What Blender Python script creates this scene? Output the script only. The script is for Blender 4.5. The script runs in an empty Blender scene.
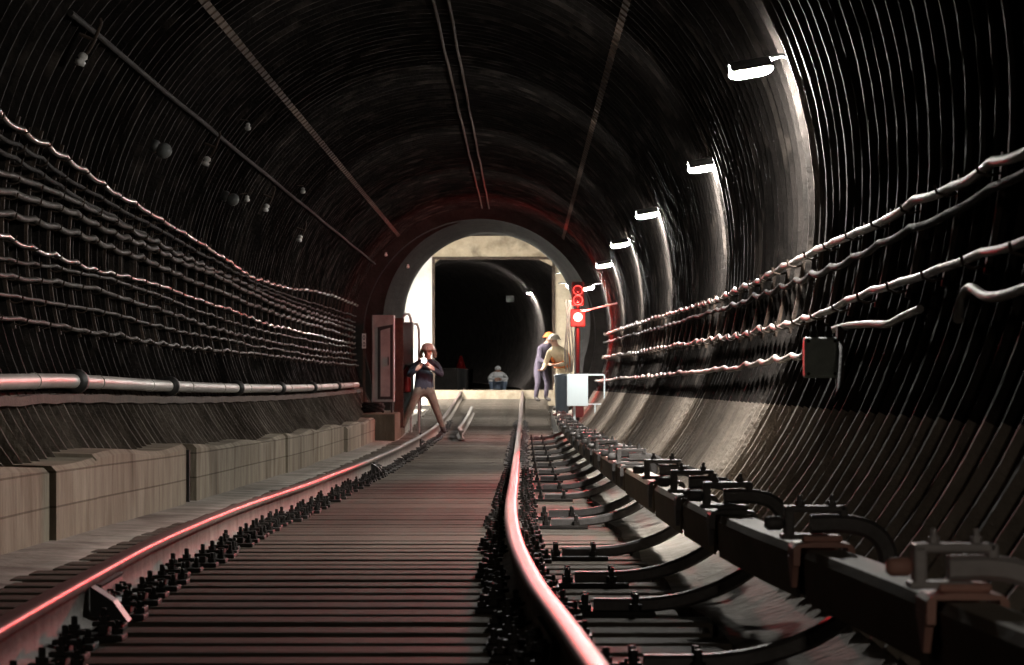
import bpy, bmesh, math, random
from mathutils import Vector, Matrix
random.seed(11)
C = bpy.context.scene.collection
F = 3250.0            # focal length in pixels of the 1024 px frame (about 114 mm on a full frame)
HOR = 372.0           # horizon row
PI = math.pi

# ------------------------------------------------------------------ helpers
def W(px, py, Y):     # point at distance Y that the camera (at the origin) sees at px, py
    t = Y / F
    return Vector(((px - 512) * t, Y, (HOR - py) * t))

def interp(nodes, x):
    if x <= nodes[0][0]:
        (a, b), (c, d) = nodes[0], nodes[1]
        return b + (d - b) * (x - a) / (c - a)
    for i in range(len(nodes) - 1):
        a, b = nodes[i]; c, d = nodes[i + 1]
        if x <= c:
            # cubic (Catmull-Rom style) smoothing
            pa = nodes[i - 1] if i > 0 else (a - (c - a), b - (d - b))
            nd = nodes[i + 2] if i + 2 < len(nodes) else (c + (c - a), d + (d - b))
            m0 = (d - pa[1]) / (c - pa[0]); m1 = (nd[1] - b) / (nd[0] - a)
            h = c - a; u = (x - a) / h
            return ((2*u**3 - 3*u*u + 1) * b + (u**3 - 2*u*u + u) * h * m0
                    + (-2*u**3 + 3*u*u) * d + (u**3 - u*u) * h * m1)
    (a, b), (c, d) = nodes[-2], nodes[-1]
    return d + (d - b) * (x - c) / (c - a)

XC = [(2, -.42), (6, -.525), (8.7, -.614), (10.8, -.685), (13.7, -.745), (17.8, -.766), (24.5, -.748), (39, -.70),
      (59.5, -.62), (66.6, -.57), (81, -.50), (86, -.50), (93, -.74), (105, -1.75), (120, -3.95), (140, -8.5)]
ZR = [(2, -.62), (6, -.65), (8.7, -.667), (10.8, -.685), (13.7, -.70), (17.8, -.735), (24.5, -.815), (39, -.94),
      (52, -.985), (59.5, -.97), (66.6, -.83), (81, -.47), (93, -.42), (110, -.33), (140, -.28)]
XT = [(0, -.60), (12, -.72), (18, -.755), (30, -.735), (61, -.62)]
ZT = [(0, .92), (18, .88), (61, .70)]
xc = lambda Y: interp(XC, Y)      # track centre line
zr = lambda Y: interp(ZR, Y)      # rail top level
xt = lambda Y: interp(XT, Y)      # tunnel axis
zt = lambda Y: interp(ZT, Y)
RT = 2.40                          # clear radius inside the lining flanges

class MB:
    def __init__(s): s.v = []; s.f = []; s.m = []; s.sm = []
    def add(s, vs, fs, mi=0, smooth=False):
        n = len(s.v); s.v += [Vector(v) for v in vs]
        for f in fs: s.f.append([i + n for i in f]); s.m.append(mi); s.sm.append(smooth)
        return s
    def box(s, a, b, mi=0, ch=0.0):
        x0, y0, z0 = a; x1, y1, z1 = b
        x0, x1 = sorted((x0, x1)); y0, y1 = sorted((y0, y1)); z0, z1 = sorted((z0, z1))
        if ch <= 0:
            return s.add([(x0,y0,z0),(x1,y0,z0),(x1,y1,z0),(x0,y1,z0),(x0,y0,z1),(x1,y0,z1),(x1,y1,z1),(x0,y1,z1)],
                [(3,2,1,0),(4,5,6,7),(0,1,5,4),(1,2,6,5),(2,3,7,6),(3,0,4,7)], mi)
        bm = bmesh.new(); bmesh.ops.create_cube(bm, size=1.0)
        for v in bm.verts:
            v.co = Vector(((x0+x1)/2 + v.co.x*(x1-x0), (y0+y1)/2 + v.co.y*(y1-y0), (z0+z1)/2 + v.co.z*(z1-z0)))
        bmesh.ops.bevel(bm, geom=bm.edges[:], offset=ch, segments=2, affect='EDGES', profile=.6)
        s.bm(bm, mi); bm.free(); return s
    def bm(s, bm, mi=0, smooth=False, M=None):
        bm.verts.index_update()
        return s.add([(M @ v.co if M else v.co.copy()) for v in bm.verts], [[v.index for v in f.verts] for f in bm.faces], mi, smooth)
    def tube(s, pts, r, n=8, mi=0, caps=True, smooth=True):
        pts = [Vector(p) for p in pts]; N = len(pts); rings = []
        rs = r if isinstance(r, (list, tuple)) else [r] * N
        up = None
        for i, p in enumerate(pts):
            d = (pts[min(i+1, N-1)] - pts[max(i-1, 0)]).normalized()
            if up is None:
                up = Vector((0,0,1)) if abs(d.z) < .9 else Vector((1,0,0))
            sd = d.cross(up).normalized(); up = sd.cross(d).normalized()
            rings.append([p + (sd*math.cos(2*PI*k/n) + up*math.sin(2*PI*k/n)) * rs[i] for k in range(n)])
        vs = [v for R in rings for v in R]
        fs = [(i*n+k, i*n+(k+1)%n, (i+1)*n+(k+1)%n, (i+1)*n+k) for i in range(N-1) for k in range(n)]
        s.add(vs, fs, mi, smooth)
        if caps: s.add(rings[0], [tuple(range(n))[::-1]], mi); s.add(rings[-1], [tuple(range(n))], mi)
        return s
    def lathe(s, prof, c=(0,0,0), axis='Z', n=16, mi=0, M=None, smooth=True):
        vs = []
        for (r, h) in prof:
            for k in range(n):
                a = 2*PI*k/n; q = Vector((r*math.cos(a), r*math.sin(a), h))
                if axis == 'Y': q = Vector((q.x, q.z, q.y))
                if axis == 'X': q = Vector((q.z, q.x, q.y))
                if M: q = M @ q
                vs.append(q + Vector(c))
        P = len(prof)
        fs = [(i*n+k, i*n+(k+1)%n, (i+1)*n+(k+1)%n, (i+1)*n+k) for i in range(P-1) for k in range(n)]
        fs.append(tuple(range(n))[::-1]); fs.append(tuple((P-1)*n + k for k in range(n)))
        return s.add(vs, fs, mi, smooth)
    def sweep(s, prof, frames, mi=0, smooth=False, caps=True, mats=None):
        # prof: closed list of (u, w); frames: list of (origin, side vector, up vector)
        n = len(prof); vs = []
        for (o, sd, up) in frames:
            vs += [Vector(o) + Vector(sd)*u + Vector(up)*w for (u, w) in prof]
        for i in range(len(frames)-1):
            for k in range(n):
                pass
        base = len(s.v); s.v += vs
        for i in range(len(frames)-1):
            for k in range(n):
                k2 = (k+1) % n
                s.f.append([base+i*n+k, base+i*n+k2, base+(i+1)*n+k2, base+(i+1)*n+k])
                s.m.append(mats[k] if mats else mi); s.sm.append(smooth)
        if caps:
            s.f.append([base+k for k in range(n)][::-1]); s.m.append(mi); s.sm.append(False)
            s.f.append([base+(len(frames)-1)*n+k for k in range(n)]); s.m.append(mi); s.sm.append(False)
        return s
    def mesh(s, name, mats):
        me = bpy.data.meshes.new(name)
        me.from_pydata([tuple(v) for v in s.v], [], s.f)
        for m in (mats if isinstance(mats, (list, tuple)) else [mats]): me.materials.append(m)
        me.polygons.foreach_set('material_index', s.m); me.polygons.foreach_set('use_smooth', s.sm)
        bm = bmesh.new(); bm.from_mesh(me); bmesh.ops.recalc_face_normals(bm, faces=bm.faces); bm.to_mesh(me); bm.free()
        me.update(); return me
    def build(s, name, mats, parent=None, loc=None):
        o = bpy.data.objects.new(name, s.mesh(name, mats)); C.objects.link(o)
        if parent: o.parent = parent
        if loc is not None: o.location = loc
        return o

def tag(o, label, cat, group=None):
    o['label'] = label; o['category'] = cat
    if group: o['group'] = group
    return o
def thing(name, label, cat, loc=(0,0,0), rz=0, group=None):
    o = bpy.data.objects.new(name, None); C.objects.link(o); o.empty_display_size = .1
    o.location = loc; o.rotation_euler = (0,0,rz); return tag(o, label, cat, group)
def struct(o): o['kind'] = 'structure'; return o
def dup(root, loc=None, rz=None, label=None, skip=()):
    r = root.copy(); C.objects.link(r)
    if loc is not None: r.location = loc
    if rz is not None: r.rotation_euler = (0,0,rz)
    if label: r['label'] = label
    for ch in list(root.children):
        if ch.name.split('.')[0] in skip: continue
        c = ch.copy(); C.objects.link(c); c.parent = r
        for g in list(ch.children):
            d = g.copy(); C.objects.link(d); d.parent = c
    return r

# ------------------------------------------------------------------ materials
def mat(name, col, rough=.7, metal=0, var=.35, scale=6, col2=None, bump=0.0, bscale=None, stretch=(1,1,1), spec=.5, emit=None, es=0,
        detail=5, mix2=None):
    m = bpy.data.materials.new(name); m.use_nodes = True
    nt = m.node_tree; N = nt.nodes; L = nt.links; b = N['Principled BSDF']
    b.inputs['Roughness'].default_value = rough; b.inputs['Metallic'].default_value = metal
    b.inputs['Specular IOR Level'].default_value = spec
    if emit:
        b.inputs['Emission Color'].default_value = (*emit, 1); b.inputs['Emission Strength'].default_value = es
    tc = N.new('ShaderNodeTexCoord'); mp = N.new('ShaderNodeMapping'); L.new(tc.outputs['Object'], mp.inputs['Vector'])
    mp.inputs['Scale'].default_value = stretch
    no = N.new('ShaderNodeTexNoise'); no.inputs['Scale'].default_value = scale; no.inputs['Detail'].default_value = detail
    no.inputs['Roughness'].default_value = .65
    L.new(mp.outputs['Vector'], no.inputs['Vector'])
    cr = N.new('ShaderNodeValToRGB'); cr.color_ramp.elements[0].position = .3; cr.color_ramp.elements[1].position = .7
    c2 = col2 or tuple(c * (1 - var) for c in col)
    cr.color_ramp.elements[0].color = (*c2, 1); cr.color_ramp.elements[1].color = (*col, 1)
    L.new(no.outputs['Fac'], cr.inputs['Fac']); out = cr.outputs['Color']
    if mix2:   # second, larger blotch layer: (colour, scale, amount, threshold)
        n2 = N.new('ShaderNodeTexNoise'); n2.inputs['Scale'].default_value = mix2[1]; n2.inputs['Detail'].default_value = 6
        L.new(mp.outputs['Vector'], n2.inputs['Vector'])
        r2 = N.new('ShaderNodeValToRGB'); r2.color_ramp.elements[0].position = mix2[3]; r2.color_ramp.elements[1].position = mix2[3]+.15
        r2.color_ramp.elements[0].color = (0,0,0,1); r2.color_ramp.elements[1].color = (mix2[2],)*3 + (1,)
        L.new(n2.outputs['Fac'], r2.inputs['Fac'])
        mx = N.new('ShaderNodeMix'); mx.data_type = 'RGBA'
        L.new(r2.outputs['Color'], mx.inputs['Factor']); L.new(out, mx.inputs['A']); mx.inputs['B'].default_value = (*mix2[0], 1)
        out = mx.outputs['Result']
    L.new(out, b.inputs['Base Color'])
    if bump:
        nb = N.new('ShaderNodeTexNoise'); nb.inputs['Scale'].default_value = bscale or scale*4; nb.inputs['Detail'].default_value = 6
        L.new(mp.outputs['Vector'], nb.inputs['Vector'])
        bp = N.new('ShaderNodeBump'); bp.inputs['Strength'].default_value = bump; bp.inputs['Distance'].default_value = .02
        L.new(nb.outputs['Fac'], bp.inputs['Height']); L.new(bp.outputs['Normal'], b.inputs['Normal'])
    return m

M = {}
M['lining']   = mat('cast_iron_lining', (.026,.022,.020), .85, 0, .5, 3.5, (.010,.009,.008), .5, 24, mix2=((.085,.072,.062), 2.6, .7, .55), spec=.12)
M['lining_low'] = mat('dusty_lining', (.31,.265,.22), .85, 0, .4, 4, (.13,.11,.092), .6, 30, mix2=((.26,.23,.195), 1.4, .6, .55), spec=.2)
M['joint']    = mat('rusty_joint', (.10,.065,.045), .85, 0, .5, 5, (.045,.03,.022), .4, 30)
M['concrete'] = mat('old_concrete', (.38,.335,.265), .9, 0, .4, 3.2, (.20,.17,.13), .7, 18, stretch=(1,1,.35), mix2=((.12,.095,.07), 1.3, .85, .53), spec=.05)
M['sill']     = mat('sill_concrete', (.50,.43,.33), .9, 0, .4, 4, (.26,.21,.15), .5, 18, spec=.2)
M['bed']      = mat('trackbed_grime', (.045,.040,.036), .95, 0, .5, 7, (.015,.013,.012), .8, 30, spec=.1)
M['shoulder'] = mat('dusty_floor_concrete', (.40,.37,.33), .92, 0, .5, 2.2, (.20,.18,.155), .9, 14, mix2=((.09,.08,.07), 1.7, .75, .56), spec=.05)
M['wood']     = mat('sleeper_wood', (.155,.132,.11), .8, 0, .5, 3, (.07,.06,.05), .6, 20, stretch=(.6,5,3), spec=.04)
M['rail']     = mat('rail_side_steel', (.24,.21,.18), .75, 0, .4, 5, (.12,.10,.085), .3, 40, spec=.12)
M['railtop']  = mat('polished_rail_head', (.13,.10,.09), .21, .125, .12, 9, None, 0, spec=0)
def aniso(m, rough, an):      # running band ground along its length: highlights spread across the head, not along it
    nt = m.node_tree; N = nt.nodes; L = nt.links; b = N['Principled BSDF']
    g = N.new('ShaderNodeNewGeometry'); v = N.new('ShaderNodeVectorMath'); v.operation = 'CROSS_PRODUCT'
    L.new(g.outputs['Normal'], v.inputs[0]); v.inputs[1].default_value = (0,1,0)
    L.new(v.outputs['Vector'], b.inputs['Tangent']); b.inputs['Anisotropic'].default_value = an; b.inputs['Roughness'].default_value = rough
aniso(M['railtop'], .30, .9)
M['iron']     = mat('oily_iron', (.040,.035,.032), .6, 0, .5, 12, None, .3, 40, spec=.2)
M['bracket']  = mat('painted_bracket_steel', (.15,.14,.135), .6, .2, .4, 6, (.07,.063,.06), .3, 30)
M['bracket_grey'] = mat('grey_bracket_steel', (.50,.46,.45), .55, .1, .25, 5, None, .2, 30)
M['pink']     = mat('pink_insulator', (.66,.33,.26), .6, 0, .4, 7, (.46,.25,.2), .2, 30)
M['cover']    = mat('contact_rail_cover', (.20,.155,.105), .7, 0, .35, 3, (.13,.10,.065), .15, 25, stretch=(1,.4,1), mix2=((.22,.19,.15), 2.2, .5, .55), spec=.2)
M['cable']    = mat('dusty_cable', (.12,.11,.095), .55, 0, .4, 8, (.09,.08,.07), .3, 30, spec=.6)
M['cable_pale'] = mat('pale_cable', (.24,.225,.205), .55, 0, .35, 8, (.25,.23,.21), .3, 30, spec=.6)
M['cable_dark'] = mat('dark_cable', (.028,.025,.023), .8, 0, .4, 8, None, .3, 30, spec=.15)
M['cable_grimy'] = mat('grimy_cable', (.06,.053,.042), .6, 0, .5, 5, (.02,.018,.015), .3, 30, spec=.12)
M['cable_sheen'] = mat('sheathed_cable', (.10,.09,.08), .28, 0, .5, 5, (.05,.045,.04), .15, 30, spec=.9)
M['pipe']     = mat('painted_water_pipe', (.47,.46,.43), .5, 0, .25, 3, (.32,.30,.27), .2, 20, stretch=(1,.5,1))
M['rust']     = mat('rusty_pipe', (.08,.052,.035), .85, 0, .5, 8, (.03,.022,.018), .4, 40)
M['cab']      = mat('grey_cabinet_paint', (.42,.45,.43), .5, 0, .25, 3, (.22,.225,.215), .1, 20)
M['cabdark']  = mat('dark_green_steel', (.06,.07,.065), .5, 0, .4, 4)
M['rubber']   = mat('black_gasket', (.018,.018,.017), .6, 0, .3, 6)
M['white']    = mat('whitewashed_wall', (.86,.86,.84), .9, 0, .2, 3, (.76,.75,.72), .3, 14, mix2=((.45,.38,.30), 1.3, .4, .66))
M['beam']     = mat('stained_beam', (.66,.58,.45), .9, 0, .4, 3.0, (.42,.34,.24), .5, 14, mix2=((.10,.075,.05), 1.6, .8, .54))
M['porcelain'] = mat('white_porcelain', (.78,.77,.74), .25, 0, .1, 6)
M['glass']    = mat('dull_lamp_globe', (.16,.17,.165), .12, 0, .2, 4, spec=.8)
M['housing']  = mat('lamp_housing', (.12,.125,.12), .5, .3, .3, 8)
M['panel']    = mat('white_panel', (.60,.69,.73), .5, 0, .06, 3)
M['jbox']     = mat('green_grey_box', (.30,.35,.32), .5, 0, .3, 9, (.18,.21,.19), .2, 30)
M['skin']     = mat('skin', (.55,.33,.25), .6, 0, .1, 20)
M['jacket']   = mat('dark_jacket', (.035,.042,.06), .85, 0, .4, 14, None, .4, 50)
M['trousers'] = mat('olive_trousers', (.23,.215,.17), .9, 0, .4, 10, (.12,.11,.085), .4, 40)
M['boot']     = mat('boots', (.06,.05,.045), .7, 0, .3, 10)
M['helmet']   = mat('pale_helmet', (.55,.48,.40), .4, 0, .15, 8)
M['orange']   = mat('orange_cloth', (.72,.20,.05), .7, 0, .25, 10)
M['cream']    = mat('cream_workwear', (.62,.52,.36), .85, 0, .3, 9)
M['navy']     = mat('navy_workwear', (.11,.09,.13), .85, 0, .3, 9)
M['whitejacket'] = mat('white_jacket', (.75,.76,.78), .8, 0, .15, 9)
M['jeans']    = mat('blue_jeans', (.20,.26,.36), .85, 0, .3, 10)
M['red']      = mat('red_paint', (.11,.01,.01), .4, 0, .3, 6)
M['conered'] = mat('red_cone_plastic', (.75,.03,.03), .5, 0, .1, 6)
M['walkdark'] = mat('dark_walkway', (.02,.018,.017), .95, 0, .5, 5, None, .4, 20, spec=.05)  # far walkway's darkness put into its near-black colour
M['bluegrey'] = mat('blue_grey_plastic', (.08,.10,.125), .5, 0, .2, 6)
M['signal']   = mat('signal_black', (.02,.02,.02), .6, 0, .3, 6)
M['lensdark'] = mat('dark_signal_lens', (.03,.03,.035), .15, 0, .2, 6, spec=.8)
M['rim']      = mat('signal_rim', (.35,.34,.33), .4, .3, .2, 6)
M['lamp']     = mat('lamp_diffuser', (.9,.9,.9), .4, 0, .02, 4, emit=(1,.95,.88), es=2700)
M['lampdim'] = mat('dim_lamp_diffuser', (.9,.9,.9), .4, 0, .02, 4, emit=(1,.88,.74), es=800)
M['lampchamber'] = mat('chamber_lamp_diffuser', (.9,.9,.9), .4, 0, .02, 4, emit=(1,.95,.86), es=12000)
M['lampfar']  = mat('far_lamp_diffuser', (.9,.9,.9), .4, 0, .02, 4, emit=(1,.95,.88), es=1500)
M['redlens']  = mat('red_signal_lens', (.8,.05,.03), .3, 0, .02, 4, emit=(1,.07,.05), es=90)
M['torch']    = mat('torch_lens', (.9,.9,.9), .3, 0, .02, 4, emit=(.95,.98,1), es=220)

# concrete joint lines for the kerb wall: brick pattern as a bump and grime in the joints
def add_joints(m, bw, bh):
    nt = m.node_tree; N = nt.nodes; L = nt.links; b = N['Principled BSDF']
    src = b.inputs['Base Color'].links[0].from_socket
    tc = N.new('ShaderNodeTexCoord'); sp = N.new('ShaderNodeSeparateXYZ'); cb = N.new('ShaderNodeCombineXYZ')
    L.new(tc.outputs['UV'], sp.inputs['Vector']); L.new(sp.outputs['X'], cb.inputs['X']); L.new(sp.outputs['Y'], cb.inputs['Y'])
    br = N.new('ShaderNodeTexBrick'); br.inputs['Scale'].default_value = 1
    br.inputs['Brick Width'].default_value = bw; br.inputs['Row Height'].default_value = bh; br.inputs['Mortar Size'].default_value = .006
    br.offset = .37
    br.inputs['Color1'].default_value = (1,1,1,1); br.inputs['Color2'].default_value = (.82,.8,.77,1); br.inputs['Mortar'].default_value = (.28,.25,.22,1)
    L.new(cb.outputs['Vector'], br.inputs['Vector'])
    mx = N.new('ShaderNodeMix'); mx.data_type = 'RGBA'; mx.blend_type = 'MULTIPLY'; mx.inputs['Factor'].default_value = .7
    L.new(src, mx.inputs['A']); L.new(br.outputs['Color'], mx.inputs['B']); L.new(mx.outputs['Result'], b.inputs['Base Color'])
add_joints(M['concrete'], 1.9, .19)
def lighten_top(m, col, amt):      # paler tone on upward faces, painting in light that falls from above
    nt = m.node_tree; N = nt.nodes; L = nt.links; b = N['Principled BSDF']
    src = b.inputs['Base Color'].links[0].from_socket
    g = N.new('ShaderNodeNewGeometry'); sp = N.new('ShaderNodeSeparateXYZ'); L.new(g.outputs['True Normal'], sp.inputs['Vector'])
    mr = N.new('ShaderNodeMapRange'); mr.inputs['From Min'].default_value = .6; mr.inputs['From Max'].default_value = .95; mr.inputs['To Max'].default_value = amt
    L.new(sp.outputs['Z'], mr.inputs['Value'])
    mx = N.new('ShaderNodeMix'); mx.data_type = 'RGBA'; L.new(mr.outputs['Result'], mx.inputs['Factor']); L.new(src, mx.inputs['A'])
    mx.inputs['B'].default_value = (*col, 1); L.new(mx.outputs['Result'], b.inputs['Base Color'])
lighten_top(M['cover'], (.50,.44,.36), .85)

# ------------------------------------------------------------------ tunnel lining (setting)
def stations(y0, y1):
    out = []; y = y0; k = 0
    while y < y1 - .01:
        w = .034 if k % 3 == 0 else .022
        out += [(y, 1.0), (y+w, 1.0), (y+w+.007, 0), (y+.326, 0)]
        y += 1/3; k += 1
    return out
def lining(name, a0, a1, y0, y1, mats, joints, ax, az, r=RT, deep=.19, low=.07, step=3.0):
    # angles in degrees measured from the crown, positive to the right
    angs = []; a = a0
    while a < a1 - 1e-6: angs.append(a); a += step
    angs.append(a1); extra = []
    for j in joints:
        if a0 + 1 < j < a1 - 1: extra += [j-.8, j-.75, j+.75, j+.8]
    angs = sorted(x for x in angs if all(abs(x-j) > 1.0 for j in joints)) + extra
    angs = sorted(set(angs))
    st = stations(y0, y1); rnd = random.Random(hash(name) % 1000 if False else len(name)*7)
    mb = MB(); n = len(angs)
    for si, (y, f) in enumerate(st):
        cx, cz = ax(y), az(y)
        for ai, a in enumerate(angs):
            d = deep if abs(a) < 115 else low
            rr = r + d * (1 - f) + (rnd.uniform(-.0025, .0025) if f > 0 else rnd.uniform(-.01, .012))
            for j in joints:
                if abs(a - j) < .78: rr = min(rr, r + .012)
            th = math.radians(a)
            mb.v.append(Vector((cx + rr*math.sin(th), y, cz + rr*math.cos(th))))
    for si in range(len(st)-1):
        for ai in range(n-1):
            am = (angs[ai] + angs[ai+1]) / 2
            mi = 1 if abs(am) > 116.0 else (2 if any(abs(am-j) < .77 for j in joints) else 0)
            mb.f.append([si*n+ai, si*n+ai+1, (si+1)*n+ai+1, (si+1)*n+ai]); mb.m.append(mi); mb.sm.append(False)
    o = mb.build(name, mats); return struct(o)
M['collar'] = mat('dark_portal_concrete', (.04,.035,.032), .9, 0, .5, 3, None, .4, 20, spec=.1)  # unlit look of the portal put into a near-black concrete colour
M['lining_far'] = mat('far_lining', (.17,.15,.14), .85, 0, .5, 3, (.09,.08,.075), .4, 24, spec=.2)  # paler than the near lining; light on the far ribs put into colour
M['lining_left'] = mat('dim_lower_lining', (.15,.127,.105), .85, 0, .4, 4, (.06,.05,.042), .6, 30, mix2=((.24,.21,.17), 1.4, .6, .56), spec=.1)  # darker copy of the lower lining; the left wall's dimness put into colour
LM = [M['lining'], M['lining_low'], M['joint']]
Y1 = 62.0
lining('wall_left', -131, -56, 1.0, Y1, [M['lining'], M['lining_left'], M['joint']], [-115], xt, zt)
lining('ceiling', -56, 56, 1.0, Y1, LM, [-39, 41], xt, zt)
lining('wall_right', 56, 134, 1.0, Y1, LM, [], xt, zt)

# collar (thick concrete ring) where the lining ends
def collar():
    mb = MB(); Ya, Yb = 61.5, 64.0; n = 64
    ci = W(489, 318, Yb); ri = 86 * Yb / F
    co = Vector((xt(Ya), Ya, zt(Ya)))
    def ring(r, c, y, lim=150):
        out = []
        for k in range(n+1):
            a = math.radians(-130 + 260*k/n); e = max(0, abs(a) - math.radians(112)); a2 = math.copysign(min(abs(a), math.radians(112)), a)
            out.append(Vector((c.x + r*math.sin(a2), y, c.z + r*math.cos(a2) - e*4.5)))
        return out
    R1 = ring(2.42, co, Ya); R1b = ring(2.2, co, Ya); R2 = ring(2.2, co, Ya+.5); R2b = ring(1.98, Vector((ci.x-.03,0,ci.z-.12)), Ya+.5, 146)
    R3 = ring(ri, ci, Yb, 128)
    R3 = [Vector((ci.x + ri*math.sin(a), Yb, ci.z + ri*math.cos(a))) if abs(a) < PI/2 else
          Vector((ci.x + ri*(1 if a > 0 else -1), Yb, ci.z - (abs(a)-PI/2)*2.6)) for a in [math.radians(-130 + 260*k/n) for k in range(n+1)]]
    R4 = [v + Vector((0, .9, 0)) for v in R3]
    R5 = ring(4.2, ci, Yb+.9)
    rings = [R1, R1b, R2, R2b, R3, R4, R5]
    vs = [v for r in rings for v in r]
    fs = [(i*(n+1)+k, i*(n+1)+k+1, (i+1)*(n+1)+k+1, (i+1)*(n+1)+k) for i in range(len(rings)-1) for k in range(n)]
    mb.add(vs, fs); return struct(mb.build('wall_portal', M['collar']))
collar()

# gate chamber behind the collar
YG = 81.0
def chamber():
    xl, xr, zc, zf = -4.4, 3.2, W(0, 236, YG).z, -1.5
    o0, o1 = W(432, 258, YG), W(555, 258, YG)
    mb = MB(); th = .5     # far wall with a rectangular opening: left, right, lintel
    struct(MB().box((xl, YG, zf), (o0.x, YG+th, zc)).build('wall_gate_left', M['white']))
    struct(MB().box((o1.x, YG, zf), (xr, YG+th, zc)).build('wall_gate_right', M['beam']))
    l = MB().box((o0.x, YG, o0.z), (o1.x, YG+th, zc))
    l.add([(o0.x,YG+.02,o0.z),(o0.x+.22,YG+.02,o0.z),(o0.x,YG+.02,o0.z-.17),(o0.x,YG+.4,o0.z),(o0.x+.22,YG+.4,o0.z),(o0.x,YG+.4,o0.z-.17)],
          [(0,1,2),(3,5,4),(1,4,5,2)])
    l.add([(o1.x,YG+.02,o1.z),(o1.x-.45,YG+.02,o1.z),(o1.x,YG+.02,o1.z-.22),(o1.x,YG+.4,o1.z),(o1.x-.45,YG+.4,o1.z),(o1.x,YG+.4,o1.z-.22)],
          [(0,2,1),(3,4,5),(1,2,5,4)])
    struct(l.build('trim_1', M['beam']))
    fr = MB().box((o0.x, YG-.03, zf+.6), (o0.x+.07, YG, o0.z)).box((o1.x-.07, YG-.03, zf+.6), (o1.x, YG, o0.z)).box((o0.x, YG-.03, o0.z-.04), (o1.x, YG, o0.z+.03))
    struct(fr.build('trim_2', M['rust']))
    struct(MB().box((xl-.3, 64.9, zf), (xl, YG+.5, zc+.3)).build('wall_chamber_left', M['white']))
    struct(MB().box((xr, 64.9, zf), (xr+.3, YG+.5, zc+.3)).build('wall_chamber_right', M['lining']))
    struct(MB().box((xl, 64.9, zc), (xr, YG+.5, zc+.3)).build('ceiling_chamber', M['lining']))
chamber()

# curved tunnel beyond the gate
def ax2(y): s = y - 81; return -.42 - s*s/430.0
def az2(y): return 1.12
lining('wall_far_left', -140, -20, 81.6, 131, [M['lining_far']]*3, [], ax2, az2, step=5)
lining('wall_far_right', -20, 140, 81.6, 131, [M['lining_far']]*3, [], ax2, az2, step=5)

# floor: trackbed strip, shoulders
def strip(name, m, fl, fr_, ys, sub=1, jit=0):
    mb = MB(); n = sub + 1; rnd = random.Random(5)
    for y in ys:
        a, b = fl(y), fr_(y)
        for k in range(n):
            u = k / sub; p = Vector(a).lerp(Vector(b), u)
            if jit and 0 < k < sub: p.z += rnd.uniform(-jit, jit)
            mb.v.append(p)
    for i in range(len(ys)-1):
        for k in range(sub):
            mb.f.append([i*n+k, i*n+k+1, (i+1)*n+k+1, (i+1)*n+k]); mb.m.append(0); mb.sm.append(jit > 0)
    return struct(mb.build(name, m))
ys = [1 + .5*i for i in range(266)]
strip('floor', M['bed'], lambda y: (xc(y)-2.0, y, zr(y)-.36), lambda y: (xc(y)+2.0, y, zr(y)-.36), ys)
ysn = [1 + .25*i for i in range(244)]
def shoulder_left(y): return (xc(y)-2.35, y, zr(y)-.16), (xc(y)-1.33, y, zr(y)-.20)
mb = MB()
for i, y in enumerate(ysn):
    a, b = shoulder_left(y); w = .03*math.sin(y*1.7) + .02*math.sin(y*4.1)
    mb.v += [Vector(a), Vector((b[0]-.2+w, y, b[2]+.012)), Vector((b[0]+w*1.2, y, b[2]+.004)), Vector((b[0]+.012+w*1.2, y, zr(y)-.37))]
for i in range(len(ysn)-1):
    for k in range(3): mb.f.append([i*4+k, i*4+k+1, (i+1)*4+k+1, (i+1)*4+k]); mb.m.append(0); mb.sm.append(True)
struct(mb.build('floor_left', M['shoulder']))
mb = MB(); rnd = random.Random(3); cols = [1.40, 1.41, 1.55, 1.68, 1.80, 1.90, 2.0, 2.25]
for i, y in enumerate(ysn):
    for k, cx in enumerate(cols):
        zz = {0: -.37, 1: -.205, 2: -.19, 3: -.15, 4: -.10, 5: -.05, 6: -.01, 7: .06}[k]
        j = rnd.uniform(-.012, .012) if k > 1 else 0
        mb.v.append(Vector((xc(y) + cx + (.015*math.sin(y*2.3) if k < 2 else 0), y, zr(y) + zz + j)))
n = len(cols)
for i in range(len(ysn)-1):
    for k in range(n-1): mb.f.append([i*n+k, i*n+k+1, (i+1)*n+k+1, (i+1)*n+k]); mb.m.append(0); mb.sm.append(k > 1)
struct(mb.build('floor_right', M['shoulder']))
# chamber floor
struct(MB().box((-4.4, 62.5, -1.7), (xc(70)-1.5, 81.5, -.9)).build('floor_chamber_left', M['shoulder']))
struct(MB().box((xc(70)+1.5, 62.5, -1.7), (3.2, 81.5, -.9)).build('floor_chamber_right', M['shoulder']))
# concrete sill of the gate, flush under the rails
sl = MB().box((W(440,0,YG).x-.3, YG-.35, -1.2), (W(556,0,YG).x, YG+.1, zr(YG)+.02))
for i in range(9):
    x0 = -1.5 + i*.14
struct(sl.build('trim_3', M['sill']))

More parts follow.
